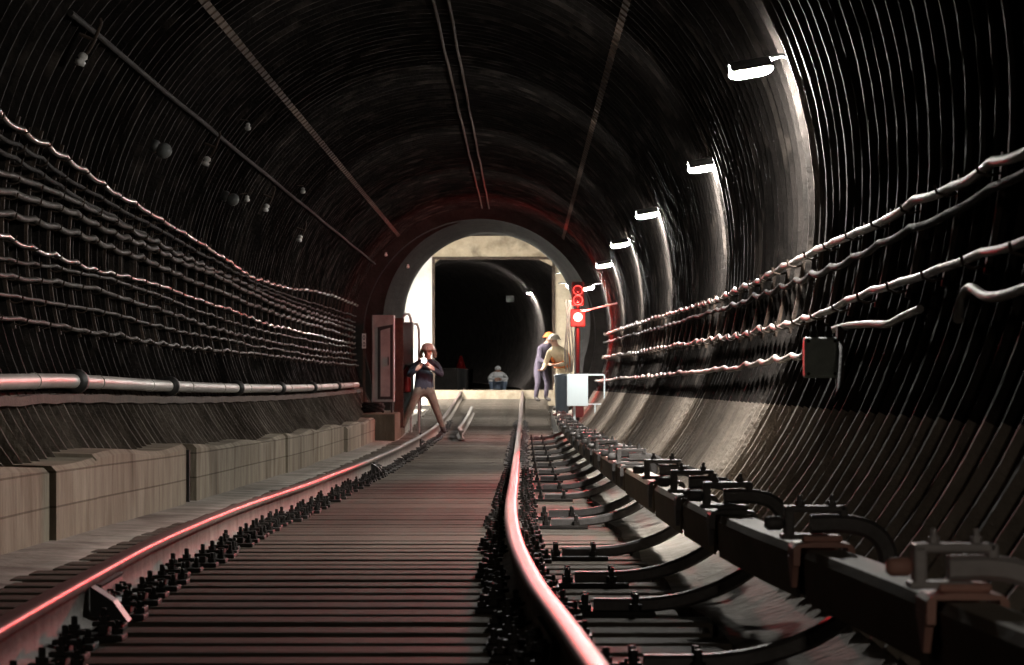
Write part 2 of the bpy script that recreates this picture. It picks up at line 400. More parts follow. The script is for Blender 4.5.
# concrete kerb wall on the left, cast in lengths
def kerb(n, ya, yb, dx, hh):
    mb = MB(); N = max(2, int((yb-ya)/.5)+1); rows = []
    for i in range(N):
        y = ya + (yb-ya)*i/(N-1); x = xc(y) - 1.72 + dx; z0 = zr(y)-.30; z1 = zr(y)+hh-.2+.02*math.sin(y*1.3)
        rows.append([(x, y, z0), (x, y, z1-.03), (x-.03, y, z1), (x-.75, y, z1+.02), (x-.75, y, z0)])
    vs = [v for r in rows for v in r]; k = 5
    fs = [(i*k+j, i*k+(j+1) % k, (i+1)*k+(j+1) % k, (i+1)*k+j) for i in range(N-1) for j in range(k)]
    fs += [tuple(range(k))[::-1], tuple((N-1)*k+j for j in range(k))]
    mb.add(vs, fs); o = struct(mb.build('trim_%d' % n, M['concrete'])); me = o.data
    uv = me.uv_layers.new(name='uv')
    for l in me.loops:
        c = me.vertices[l.vertex_index].co; uv.data[l.index].uv = (c.y, c.z - zr(c.y))
    return o
for i, (a, b, dx, hh) in enumerate([(4, 17.6, -.02, .43), (17.66, 19.4, .01, .44), (19.43, 24.6, 0, .46), (25.4, 28.7, 0, .44), (28.78, 35.2, -.02, .42),
                                    (35.3, 39.8, .0, .43), (39.9, 46.8, -.03, .42), (46.9, 55.5, .02, .40)]):
    kerb(4+i, a, b, dx, hh)
# dark rebate with two thin upright bars between two lengths
for k, (yy) in enumerate((24.75, 25.05)):
    x = xc(yy) - 1.74; z = zr(yy)
    o = MB().box((x-.05, yy, z-.28), (x+.0, yy+.06, z+.22), ch=.008).build('upright_bar', M['iron'])
    tag(o, 'thin dark upright bar in the gap of the concrete kerb, %s of two' % ('nearer' if k == 0 else 'farther'), 'bar')

# ------------------------------------------------------------------ track
RP = [(-.062,-.165),(.062,-.165),(.062,-.155),(.012,-.132),(.009,-.045),(.034,-.036),(.036,-.014),(.033,-.007),(.026,-.002),(.012,.0),(-.012,.0),(-.026,-.002),(-.033,-.007),(-.036,-.014),(-.034,-.036),(-.009,-.045),(-.012,-.132),(-.062,-.155)]
RMAT = [0]*6 + [1]*7 + [0]*5
def rail_frames(off, ya, yb, step=.4, dz=0):
    fr = []; n = int((yb-ya)/step)
    for i in range(n+1):
        y = ya + (yb-ya)*i/n
        fr.append(((xc(y)+off, y, zr(y)+dz), (1,0,0), (0,0,1)))
    return fr
def fishplate(root, off, y, side):
    mb = MB(); s = side
    x = lambda yy: xc(yy)+off+s*.012
    fr = [((x(y-.4+.1*i), y-.4+.1*i, zr(y-.4+.1*i)), (s,0,0), (0,0,1)) for i in range(9)]
    mb.sweep([(0,-.128),(.045,-.14),(.03,-.125),(.022,-.06),(.03,-.048),(0,-.042)], fr)
    for k in (-.3, -.15, .15, .3):
        mb.lathe([(.017,0),(.017,.03),(.008,.03),(.008,.05)], (x(y+k)+s*.018, y+k, zr(y+k)-.09), 'X', 6, M=Matrix.Scale(s, 3, (1,0,0)))
    return mb.build('fishplate', M['iron'], root)
def rail(off, label, joints, side, ya=3.0, yb=118):
    root = thing('running_rail', label, 'rail', (0,0,0))
    MB().sweep(RP, rail_frames(off, ya, yb), mats=RMAT, smooth=True).build('rail_bar', [M['rail'], M['railtop']], root)
    for y in joints: fishplate(root, off, y, side)
    return root
rail(-.76, 'left running rail with a red sheen along its polished head', [11.6, 34.5, 50], 1)
rail(.76, 'right running rail bending through an S with a red polished head', [9.2, 21.5], -1)
# rail brace block against the left rail near the camera
for yy, lab in ((11.0, 'dark iron rail brace bolted inside the left rail, nearest the camera'), (33.6, 'dark iron rail brace inside the left rail halfway to the standing person')):
    x = xc(yy)-.76; z = zr(yy)
    o = MB().add([(x+.022,yy,z-.16),(x+.022,yy+.12,z-.16),(x+.022,yy,z-.04),(x+.022,yy+.12,z-.04),(x+.15,yy,z-.16),(x+.15,yy+.12,z-.16),(x+.10,yy,z-.09),(x+.10,yy+.12,z-.09)],
        [(0,1,3,2),(4,6,7,5),(2,3,7,6),(0,4,5,1),(0,2,6,4),(1,5,7,3)]).build('rail_brace', M['rubber'])
    tag(o, lab, 'rail brace')
# short check rail inside the track near the portal
cr = MB().sweep([(u*.9, w*.95) for u, w in RP], [((xc(y) - .31 + (.10*max(0, (58-y)/3) if y < 58 else .0) , y, zr(y)), (1,0,0), (0,0,1)) for y in [55+.5*i for i in range(31)]], mats=RMAT)
tag(cr.build('check_rail', [M['rail'], M['rail']]), 'short rusty check rail lying inside the track beyond the left rail', 'rail')

# sleepers with chair plates and bolts
def bolt_mesh():
    mb = MB(); mb.lathe([(.018,0),(.018,.018),(.010,.018),(.010,.042),(.007,.045)], n=6, smooth=False); return mb.mesh('bolt', M['iron'])
bm_ = bolt_mesh()
sl_me = [MB().box((-1.36,-.125,-.155), (1.36,.125,0), ch=.012).mesh('sleeper', M['wood']) for _ in range(1)]
def plate_mesh():
    mb = MB(); mb.box((-.15,-.075,0), (.15,.075,.020), ch=.005)
    for s in (-1, 1):
        mb.box((s*.068,-.06,.022), (s*.10,.06,.052), ch=.006)
        mb.box((s*.045,-.028,.046), (s*.12,.028,.062), ch=.005)
    return mb.mesh('tie_plate', M['iron'])
pl_me = plate_mesh()
y = 4.6; rnd = random.Random(8); sleepers = []
while y < 104:
    s = bpy.data.objects.new('sleeper', sl_me[0]); C.objects.link(s)
    s.location = (xc(y) + rnd.uniform(-.03,.03), y + rnd.uniform(-.02,.02), zr(y)-.187 + rnd.uniform(-.004,.002))
    s.rotation_euler = (rnd.uniform(-.01,.01), 0, rnd.uniform(-.008,.008)); s.scale = (rnd.uniform(.985,1.015), rnd.uniform(.92,1.05), 1)
    tag(s, 'dark wooden sleeper lying across under both running rails', 'sleeper', 'wooden sleepers of the track')
    if y < 66:
        for off in (-.76, .76):
            p = bpy.data.objects.new('tie_plate', pl_me); C.objects.link(p); p.parent = s; p.location = (off, 0, 0)
            if y < 34:
                for dx in (-.125, -.082, .082, .125):
                    for dy in (0,):
                        b = bpy.data.objects.new('bolt', bm_); C.objects.link(b); b.parent = p
                        b.location = (dx, dy, .020 if abs(dx) > .1 else .060)
    sleepers.append(s); y += .43 if y < 62 else .6

# ------------------------------------------------------------------ contact rail with its brackets
X3 = 1.50
def x3(y): return xc(y) + X3
third = thing('contact_rail', 'covered contact rail running along the right wall beside the track', 'contact rail', (0,0,0))
Y3a, Y3b = 3.2, 60.5
CS = [(-.055,-.135),(-.062,-.01),(-.05,.012),(.05,.012),(.062,-.01),(.055,-.135),(.047,-.135),(.052,-.012),(-.052,-.012),(-.047,-.135)]
mb = MB().sweep([(-.03,-.13),(.03,-.13),(.03,-.10),(.010,-.09),(.010,-.04),(.034,-.03),(.034,-.02),(-.034,-.02),(-.034,-.03),(-.010,-.04),(-.010,-.09),(-.03,-.10)],
    [((x3(y), y, zr(y)+.165), (1,0,0), (0,0,1)) for y in [Y3a+.5*i for i in range(int((Y3b-Y3a)/.5)+1)]])
mb.build('conductor', M['rail'], third)
brk = [6.85, 9.15, 11.7, 13.4, 15.6, 19.6, 21.3, 25.4, 28.3, 31.5, 34.6, 38, 41.5, 45, 48.5, 52.5, 56.5]
edges = [Y3a] + brk + [Y3b]; rnd = random.Random(4)
for a, b in zip(edges[:-1], edges[1:]):
    a2, b2 = a + (.10 if a in brk else 0), b - (.10 if b in brk else 0); n = max(2, int((b2-a2)/.4))
    dz = rnd.uniform(-.004, .006)
    MB().sweep([(u, w+.165+dz) for u, w in CS], [((x3(y), y, zr(y)), (1,0,0), (0,0,1)) for y in [a2+(b2-a2)*i/n for i in range(n+1)]]).build('cover', M['cover'], third)
# narrow lips where cover lengths meet
def bracket(y, i):
    near = i == 0
    lab = ('grey curved contact rail bracket with a pinkish insulator, at the lower right corner' if near else
           'dark curved contact rail bracket with a pinkish insulator, second from the camera' if i == 1 else
           'dark hooked contact rail bracket, third from the camera, looping high over the cover' if i == 2 else
           'dark C-shaped steel bracket holding up the contact rail farther along')
    t = thing('contact_rail_bracket', lab, 'bracket', (xc(y), y, zr(y)), 0, 'contact rail brackets along the track' if i > 2 else None)
    ms = M['bracket_grey'] if near else M['bracket']
    MB().box((.93,-.11,-.187), (1.22,.11,-.165), ch=.005).build('foot_plate', M['iron'], t)
    for dx, dy in ((.97,-.07),(.97,.07),(1.15,-.07),(1.15,.07)):
        MB().lathe([(.022,0),(.022,.024),(.012,.024),(.012,.06)], (dx,dy,-.165), n=6, smooth=False).build('bolt', M['iron'], t)
    path = [(1.0,-.150),(1.18,-.148),(1.32,-.130),(1.46,-.085),(1.57,-.02),(1.65,.05),(1.685,.12),(1.68,.18),(1.64,.225),(1.57,.243),(1.47,.243)]
    # smooth the path
    pts = []
    for k in range(len(path)-1):
        p0 = Vector(path[max(k-1,0)]); p1 = Vector(path[k]); p2 = Vector(path[k+1]); p3 = Vector(path[min(k+2,len(path)-1)])
        for u in (0,.25,.5,.75):
            pts.append(.5*((2*p1)+(-p0+p2)*u+(2*p0-5*p1+4*p2-p3)*u*u+(-p0+3*p1-3*p2+p3)*u**3))
    pts.append(Vector(path[-1])); fr = []
    for k, p in enumerate(pts):
        d = (pts[min(k+1,len(pts)-1)] - pts[max(k-1,0)]).normalized(); nrm = Vector((-d.y, d.x))
        fr.append(((p.x, 0, p.y), (0,1,0), (nrm.x, 0, nrm.y)))
    hw, ht = .034, .026
    prof = [(-hw,-ht+.01),(-hw+.012,-ht),(hw-.012,-ht),(hw,-ht+.01),(hw,ht-.01),(hw-.012,ht),(-hw+.012,ht),(-hw,ht-.01)]
    MB().sweep(prof, fr).build('arm', ms, t)
    # clamp: a bridge over the insulator with two bolts and a side lug
    c = MB(); cx = X3
    c.box((cx-.105,-.04,.205), (cx-.078,.04,.292), ch=.006).box((cx-.105,-.04,.277), (cx+.07,.04,.295), ch=.006).box((cx+.05,-.04,.262), (cx+.072,.04,.295), ch=.006)
    c.box((cx-.115,-.045,.200), (cx+.02,.045,.216), ch=.006)
    c.build('clamp', ms, t)
    for dx in (-.06, .03):
        MB().lathe([(.013,0),(.013,.014),(.007,.014),(.007,.03)], (cx+dx,0,.295), n=6, smooth=False).build('bolt', ms, t)
    MB().lathe([(.008,0),(.02,.008),(.02,.045),(.012,.055)], (cx-.105,0,.245), 'X', 12, M=Matrix.Scale(-1,3,(1,0,0))).build('end_knob', M['pink'] if near else ms, t)
    ins = MB(); U = [(-.086,.13),(-.086,.178),(-.075,.190),(-.03,.196),(.03,.196),(.075,.190),(.086,.178),(.086,.13),(.068,.13),(.066,.181),(-.066,.181),(-.068,.13)]
    for sg in (-1, 1):
        ins.add([(cx+sg*.068,-.085,.15),(cx+sg*.088,-.085,.15),(cx+sg*.088,.085,.15),(cx+sg*.068,.085,.15),(cx+sg*.070,-.02,.065),(cx+sg*.084,-.02,.065),(cx+sg*.084,.02,.065),(cx+sg*.070,.02,.065)],
            [(0,1,2,3),(7,6,5,4),(0,4,5,1),(1,5,6,2),(2,6,7,3),(3,7,4,0)])
    ins.sweep([(cx*0+u, w) for u, w in U], [((cx,-.095,0),(1,0,0),(0,0,1)),((cx,.095,0),(1,0,0),(0,0,1))])
    ins.box((cx-.055,-.06,.195), (cx+.055,.06,.212), ch=.006)
    ins.build('insulator', M['pink'] if i < 2 else M['bracket'], t)
    return t
for i, y in enumerate(brk): bracket(y, i)

# ------------------------------------------------------------------ cables, pipes, brackets on the walls
def wall_pt(y, z, side, gap):
    dz = z - zt(y); rr = RT - gap
    return Vector((xt(y) + side*math.sqrt(max(.01, rr*rr - dz*dz)), y, z))
def cable(name, label, pts, r, m, group=None, n=7):
    o = MB().tube(pts, r, n).build(name, m); return tag(o, label, 'cable', group)
def wall_cable(label, znodes, side, r, m, ya, yb, sag=.022, gap=.05, seed=1, step=.125):
    rnd = random.Random(seed); pts = []; y = ya; per = {}
    while y <= yb:
        k = math.floor(y); u = y - k
        for q in (k, k+1):
            if q not in per: per[q] = (rnd.uniform(-.012,.012), rnd.uniform(-.008,.008))
        z = interp(znodes, y) + per[k][0]*(1-u) + per[k+1][0]*u - sag*(1 + .6*math.sin(k*12.9+seed))*math.sin(PI*u)
        g = gap - (per[k][1]*(1-u) + per[k+1][1]*u)
        pts.append(wall_pt(y, z, side, g)); y += step
    return cable('wall_cable', label, pts, r, m)
def znodes(pxs, side, gap=.05):
    # turn picture points along a wall cable into (distance, height) nodes on the wall
    out = []
    for px, py in pxs:
        lo, hi = 3.0, 61.0
        for _ in range(50):
            Y = (lo+hi)/2; z = (HOR-py)*Y/F; x = wall_pt(Y, z, side, gap).x
            q = 512 + x*F/Y
            if (q > px) == (side > 0): lo = Y
            else: hi = Y
        out.append((Y, (HOR-py)*Y/F))
    out.sort(); return out
LC = [ # left wall, top to bottom
 ('topmost cable on the left wall, sagging along the ribs with red glints', [(0,113),(60,150),(128,199),(200,242),(262,280),(330,294),(365,305)], .022, 'cable_pale'),
 ('thin dark cable second from the top on the left wall', [(0,133),(130,214),(200,252),(270,288),(365,316)], .016, 'cable_dark'),
 ('dark cable third from the top on the left wall', [(0,150),(130,226),(200,262),(280,296),(365,322)], .018, 'cable_dark'),
 ('thick dark cable fourth from the top on the left wall', [(0,173),(65,196),(130,228),(200,262),(280,300),(365,327)], .024, 'cable'),
 ('thick ribbed cable fifth from the top on the left wall, with red glints', [(0,190),(60,207),(130,238),(200,268),(280,306),(365,331)], .029, 'cable'),
 ('thick cable sixth from the top on the left wall', [(0,211),(60,226),(130,252),(200,283),(280,314),(365,337)], .027, 'cable'),
 ('seventh cable down on the left wall, thin and pale with red glints', [(0,232),(90,265),(150,283),(200,299),(280,326),(365,343)], .018, 'cable_pale'),
 ('eighth cable down on the left wall, thin and dark', [(0,256),(100,276),(200,311),(280,334),(365,348)], .015, 'cable'),
 ('ninth cable down on the left wall, pale, in front of the rib bases', [(0,272),(100,290),(200,322),(280,343),(365,354)], .02, 'cable'),
 ('tenth cable down on the left wall, thin', [(0,294),(100,311),(200,334),(280,350),(365,360)], .015, 'cable'),
 ('lowest cable on the left wall, above the grey pipe', [(0,316),(100,331),(200,347),(280,356),(365,365)], .018, 'cable'),
]
zn_left = []
for i, (lab, px, r, m) in enumerate(LC):
    zn = znodes(px, -1, .06); zn_left.append(zn)
    wall_cable(lab, zn, -1, r*.85, M[{'cable': 'cable_grimy', 'cable_pale': 'cable_sheen' if i in (0, 6) else 'cable_grimy'}.get(m, m)], 8.0, 61.0, .016 if r > .017 else .010, .06, 20+i)
RC = [
 ('topmost pale cable sagging along the right wall', [(1024,148),(940,190),(880,220),(805,256),(720,297),(640,322),(600,334)], .019, 'cable_pale'),
 ('second pale cable along the right wall, below the topmost', [(1024,244),(960,262),(880,290),(800,318),(720,337),(640,351),(600,357)], .017, 'cable_pale'),
 ('dark patchy cable between the two pale ones on the right wall', [(1024,176),(940,216),(860,252),(800,279),(700,315),(600,342)], .017, 'cable_dark'),
 ('third cable along the right wall, ending at the grey junction box', [(803,352),(760,362),(720,369),(640,376),(600,380)], .017, 'cable_pale'),
]
for i, (lab, px, r, m) in enumerate(RC):
    zn = znodes(px, 1, .05)
    wall_cable(lab, zn, 1, r, M[m], 7.5 if i < 3 else zn[0][0], 61.0, .016, .05, 50+i)
# loose cable ends by the junction box and at the right edge
def free_cable(label, pl, r, side=1, m='cable_pale'):
    pts = []; P = [Vector(znodes([p], side, .06)[0]) for p in pl]
    P = [wall_pt(v.x, v.y, side, .06) for v in P]; out = []
    for k in range(len(P)-1):
        p0, p1, p2, p3 = P[max(k-1,0)], P[k], P[k+1], P[min(k+2,len(P)-1)]
        for u in (0,.2,.4,.6,.8): out.append(.5*((2*p1)+(-p0+p2)*u+(2*p0-5*p1+4*p2-p3)*u*u+(-p0+3*p1-3*p2+p3)*u**3))
    out.append(P[-1]); return cable('cable_end', label, out, r, M[m])
free_cable('short pale cable end rising right of the grey junction box', [(832,330),(846,326),(868,324),(888,324),(904,316),(920,309)], .016)
free_cable('pale hooked cable end at the right edge of the photo', [(958,320),(962,300),(970,288),(985,296),(1002,296),(1024,289),(1050,280)], .018)
free_cable('short dark cable hanging down from the junction box', [(838,338),(841,350),(840,372),(838,392),(834,402)], .009, m='cable_dark')

# cable racks on the left wall: an upright strip with a hook per cable
def rack(y, side, zns, label, group, up=.07):
    mb = MB(); zs = [interp(zn, y) for zn in zns]; top, bot = max(zs)+up, min(zs)-.06
    N = 10; L_, R_ = [], []
    fr = []
    for i in range(N+1):
        z = bot + (top-bot)*i/N; p = wall_pt(y, z, side, .012)
        nrm = Vector((xt(y)-p.x, 0, zt(y)-p.z)).normalized(); fr.append(((p.x,p.y,p.z), (0,1,0), nrm))
    mb.sweep([(-.02,-.015),(.02,-.015),(.02,.008),(-.02,.008)], fr)
    for z in zs:
        p = wall_pt(y, z-.028, side, .01); s = -side
        mb.tube([p, p+Vector((s*.05,0,-.012)), p+Vector((s*.085,0,0)), p+Vector((s*.092,0,.03))], .006, 5)
    o = mb.build('cable_rack', M['rust']); return tag(o, label, 'cable rack', group)
for k in range(15, 61): rack(k + .04, -1, zn_left, 'dark upright rack of hooks carrying the cables on the left wall', 'cable racks on the left wall')
zr2 = [znodes(RC[0][1], 1), znodes(RC[1][1], 1)]
for k in range(9, 60): rack(k + .04, 1, zr2, 'thin dark hook strip carrying the pale cables on the right wall', 'cable hook strips on the right wall', .04)

# pipe on the left wall, with dark couplings
pz = znodes([(0,382),(66,381),(165,386),(225,388),(300,388),(355,385)], -1, .09)
root = thing('water_pipe', 'grey painted pipe with dark couplings along the left wall ledge', 'pipe', (0,0,0))
def ppt(y): return wall_pt(y, interp(pz, y), -1, .09)
cpl = [21.4, 27.0, 33.2, 39.0, 45, 51]
yy = [8.0] + cpl + [57.5]
for a, b in zip(yy[:-1], yy[1:]):
    n = max(2, int((b-a)/.6)); MB().tube([ppt(a+(b-a)*i/n) for i in range(n+1)], .047, 14).build('pipe_length', M['pipe'], root)
for c in cpl:
    p = ppt(c); MB().lathe([(.05,-.14),(.07,-.13),(.07,-.06),(.082,-.05),(.082,.05),(.07,.06),(.07,.13),(.05,.14)], p, 'Y', 16).build('coupling', M['rubber'], root)
for k in range(10, 57, 3):
    p = ppt(k+.5); mb = MB(); mb.lathe([(.05,-.012),(.052,-.012),(.052,.012),(.05,.012)], p, 'Y', 14).build('clip', M['pipe'], root)
# ledge under the pipe
mb = MB(); 
for i in range(110):
    y = 6 + .5*i; z = interp(pz, y)-.085 + .006*math.sin(i*2.1); a = wall_pt(y, z, -1, .0); b = wall_pt(y, z-.05, -1, .0)
    mb.v += [a+Vector((-.22,0,0)), a+Vector((.055,0,.0)), a+Vector((.055,0,-.055)), b+Vector((-.22,0,-.02))]
for i in range(109):
    for k in range(3): mb.f.append([i*4+k, i*4+k+1, (i+1)*4+k+1, (i+1)*4+k]); mb.m.append(0); mb.sm.append(False)
struct(mb.build('trim_13', M['joint']))

# conduits along the crown and the left shoulder
def arc_pt(y, deg, gap): 
    a = math.radians(deg); return Vector((xt(y)+(RT-gap)*math.sin(a), y, zt(y)+(RT-gap)*math.cos(a)))
for deg, r, lab, m in ((1.4, .015, 'left of two rusty conduits along the tunnel crown', 'rust'), (4.6, .015, 'right of two rusty conduits along the tunnel crown', 'rust'),
                       (-55.7, .020, 'dark conduit along the upper left of the tunnel', 'cable_dark')):
    o = MB().tube([arc_pt(20+k, deg+.07*math.sin(k*.9), r+.005+.008*math.sin(k*1.7)) for k in range(42)], r, 8).build('conduit', M['cable_dark' if deg < 0 else m]); tag(o, lab, 'conduit')
# hook brackets with white insulators beside the upper left conduit
def at_arc(px, py, gap):    # distance at which the lining is seen at px, py
    lo, hi = 4.0, 61.0
    for _ in range(50):
        Y = (lo+hi)/2; p = W(px, py, Y); r = math.hypot(p.x-xt(Y), p.z-zt(Y))
        if r < RT-gap: lo = Y
        else: hi = Y
    return W(px, py, Y)
for (a, b, lab) in (((78,56),(108,31),'nearest hook bracket with a white insulator on the upper left wall'), ((204,159),(222,138),'second hook bracket with a white insulator on the upper left wall'),
               ((264,206),(276,191),'third hook bracket on the upper left wall, small'), ((298,237),(307,225),'farthest hook bracket on the upper left wall, tiny')):
    p, q = at_arc(*a, .06), at_arc(*b, .02); q = Vector((q.x, p.y, q.z))
    t = thing('insulator_hook', lab, 'hook', p); d = q - p
    inw = Vector((xt(p.y)-p.x, 0, zt(p.y)-p.z)).normalized()
    MB().tube([inw*.03, d*.25+inw*.05, d*.5+inw*.055, d*1.0+inw*.05, d*1.1+inw*.03], .013, 6).tube([d*.55+inw*.055, d*.5-inw*.05], .012, 6).build('hook', M['rust'], t)
    MB().lathe([(.010,-.05),(.032,-.045),(.036,-.02),(.022,-.008),(.034,.006),(.028,.03),(.012,.04)], inw*.03, n=12, M=d.to_track_quat('Z','X').to_matrix()).build('insulator', M['porcelain'], t)
# small hanging insulators
for (px, py, lab) in ((248,126,'small white hanging insulator high on the left, nearest'), (247,198,'tiny white hanging insulator left of the tunnel crown'), (303,190,'white hanging insulator below the brown ceiling joint'), (386,254,'tiny white insulator high above the tall grey cabinet'), (408,266,'tiny white insulator at the portal arch above the cabinet')):
    p = at_arc(px, py, .07); t = thing('hanging_insulator', lab, 'insulator', p)
    up = Vector((p.x-xt(p.y), 0, p.z-zt(p.y))).normalized()
    MB().tube([(0,0,.02), (0,0,.05), up*.09], .007, 5).build('pin', M['rust'], t)
    MB().lathe([(.008,-.045),(.028,-.035),(.03,-.012),(.018,0),(.024,.012),(.012,.03)], n=12).build('bell', M['porcelain'], t)
# unlit globe lamps on the left
for (px, py, lab) in ((163,150,'unlit round globe lamp on the upper left wall, nearest'), (232,199,'unlit dark globe lamp on the left wall farther along')):
    p = at_arc(px, py, .10); t = thing('globe_lamp', lab, 'lamp', p); inw = Vector((xt(p.y)-p.x, 0, zt(p.y)-p.z)).normalized()
    Mx = inw.to_track_quat('Z','X').to_matrix()
    MB().lathe([(.05,-.11),(.055,-.06),(.045,-.045)], n=16, M=Mx).build('lamp_base', M['housing'], t)
    MB().lathe([(.03,-.045)] + [(.066*math.sin(a), .01-.066*math.cos(a)) for a in [PI*(.18+.8*k/9) for k in range(10)]], n=18, M=Mx).build('globe', M['glass'], t)

# junction box on the right wall
Yb = 14.6; p0, p1 = W(805, 378, Yb), W(838, 337, Yb)
t = thing('junction_box', 'grey-green junction box on the right wall below the nearest lit lamp', 'junction box', ((p0.x+p1.x)/2, Yb, p0.z))
w, hgt = p1.x-p0.x, p1.z-p0.z
MB().box((-w/2,0,0), (w/2,.13,hgt), ch=.012).build('box_body', M['jbox'], t)
MB().box((-w/2+.006,-.014,.006), (w/2-.006,.0,hgt-.006), ch=.006).build('lid', M['jbox'], t)
for a, b in ((-.4,.1),(.4,.1),(-.4,.9),(.4,.9)):
    MB().lathe([(.008,0),(.008,.010)], (a*w,-.024,b*hgt), 'Y', 6).build('screw', M['iron'], t)
for k in (-.2, .25):
    MB().lathe([(.018,0),(.018,.03),(.013,.03),(.013,.05)], (w*k,.06,hgt), n=10).build('cable_gland', M['iron'], t)
MB().box((w/2,.02,-.03), (w/2+.03,.12,hgt+.05), ch=.004).build('mounting_strap', M['rust'], t)

# ------------------------------------------------------------------ lit lamps on the right wall
def wall_lamp(px, py, Y, lab, mtl='lamp', out=None, rz=0, tilt=14):
    p = W(px, py, Y) if out is None else Vector(out)
    t = thing('wall_lamp', lab, 'lamp', p, rz)
    ax = (xt(Y), zt(Y)) if Y < 63 else ((ax2(Y), az2(Y)) if Y > 81 else (0, 0))
    # hood with a back plate; the diffuser looks along the track towards the camera side and down
    R = Matrix.Rotation(math.radians(-10), 3, 'Y')
    if tilt != 14: R = R @ Matrix.Rotation(math.radians(tilt), 3, 'X')
    hd = MB(); pr = [(.055,-.038),(.055,.035),(.045,.045),(.0,.048),(-.07,.030),(-.108,.006),(-.128,-.014),(-.124,-.016),(-.105,.001),(-.07,.022),(.0,.038),(.040,.034),(.046,.028),(.046,-.038)]
    hd.sweep(pr, [(R @ Vector((x,0,.0)), R @ Vector((0,1,0)), R @ Vector((0,0,1))) for x in (-.112,-.108,.108,.112)], caps=False)
    hd.build('housing', M['housing'], t)
    df = MB(); n = 14
    for i in range(n+1):
        x = -.122 + .244*i/n; e = math.sqrt(max(0.03, 1-(2*i/n-1)**4))
        for k in range(12):
            a = 2*PI*k/12; df.v.append(R @ Vector((x, -.006+.042*math.cos(a)*e, -.020+.034*math.sin(a)*e)))
    for i in range(n):
        for k in range(12): df.f.append([i*12+k, i*12+(k+1)%12, (i+1)*12+(k+1)%12, (i+1)*12+k]); df.m.append(0); df.sm.append(True)
    df.f.append(list(range(12))); df.m.append(0); df.sm.append(False); df.f.append([n*12+k for k in range(12)]); df.m.append(0); df.sm.append(False)
    df.build('diffuser', M[mtl], t)
    br = MB(); q = R @ Vector((.12,0,.03))
    wx = ax[0] + math.sqrt(max(.1,(RT+.02)**2 - (p.z-ax[1])**2)) - p.x if Y < 63 or Y > 81.5 else .3
    wx = max(.16, min(.6, wx))
    br.tube([q, (q.x*.5+wx*.5, 0, q.z+.02), (wx, 0, q.z)], .014, 6)
    br.build('bracket', M['housing'], t)
    return t
LP = [(750,68,17.8,'nearest lit wall lamp, brightest, high on the right'), (703,165,25.0,'second lit wall lamp on the right, below and beyond the brightest'),
      (647,213,34.0,'third lit wall lamp along the right wall'), (620,243,42.1,'fourth lit wall lamp along the right wall, mostly edge-on'),
      (604,264,50.2,'fifth lit wall lamp along the right wall, small'), (587,287,58.2,'sixth lit wall lamp, just above and right of the red signal')]
for a in LP: wall_lamp(*a)
wall_lamp(531, 292, 101.5, 'lit lamp in the curved tunnel beyond the gate opening', 'lampfar')
wall_lamp(0, 0, 84, 'added unseen lamp behind the right jamb of the gate opening', 'lampfar', (1.35, 84.0, 2.3), PI)  # added out of sight to light the far tunnel's ribs
# chamber lamps (behind the collar)
wall_lamp(0, 0, 70, 'lit lamp at the left of the gate chamber, behind the portal arch', 'lampchamber', (-2.9, 77.5, 2.2), PI, 30)
wall_lamp(0, 0, 70, 'added lamp at the top of the gate chamber, hidden by the portal crown', 'lampchamber', (-.6, 75.0, 3.3), PI, 20)  # added and kept out of sight to brighten the chamber's back wall
wall_lamp(570, 276, 65.8, 'small lit lamp at the right of the portal, upper of two', 'lampfar', None, PI)
wall_lamp(573, 286, 65.6, 'small lit lamp at the right of the portal, lower of two', 'lampfar', None, PI)
# lamp behind the camera, a weak one
wall_lamp(0, 0, 2, 'dim wall lamp behind the photographer', 'lampdim', (1.1, -1.5, 1.5), PI)

# ------------------------------------------------------------------ signal
Ys = 57.0
sp = W(578, 317, Ys); base = zr(Ys)-.16
t = thing('railway_signal', 'railway signal with a glowing red lens on a mast, right of the portal', 'signal', (sp.x, Ys+.12, base))
zz = sp.z - base
MB().tube([(0,.06,0),(0,.06,zz+.62)], .035, 10).build('mast', M['signal'], t)
MB().box((-.13,-.05,zz-.17), (.13,.08,zz+.14), ch=.02).box((-.11,-.05,zz+.20), (.11,.08,zz+.62), ch=.02).build('signal_head', M['signal'], t)
for dz, mm, nm in ((0,'redlens','red_lens'),(.30,'lensdark','dark_lens'),(.475,'lensdark','dark_lens')):
    o = MB().lathe([(.0,-.075),(.04,-.072),(.068,-.058),(.07,-.05)], (0,0,zz+dz), 'Y', 18).build(nm, M[mm], t)
    if nm == 'red_lens': o['label'] = 'glowing red lens'
    mb = MB(); n = 18   # ring and hood
    vs = []; 
    for (r, yy_) in ((.072,-.05),(.09,-.05),(.09,-.09),(.074,-.09)): vs += [(r*math.cos(2*PI*k/n), yy_, zz+dz+r*math.sin(2*PI*k/n)) for k in range(n)]
    fs = [(i*n+k, i*n+(k+1)%n, ((i+1)%4)*n+(k+1)%n, ((i+1)%4)*n+k) for i in range(4) for k in range(n)]
    mb.add(vs, fs, 0, True).build('lens_ring', M['rim'], t)
MB().box((-.10,-.12,.35), (.10,.06,.85), ch=.015).build('relay_box', M['red'], t)
MB().box((-.16,-.12,0), (.16,.16,.05), ch=.01).build('foot', M['iron'], t)
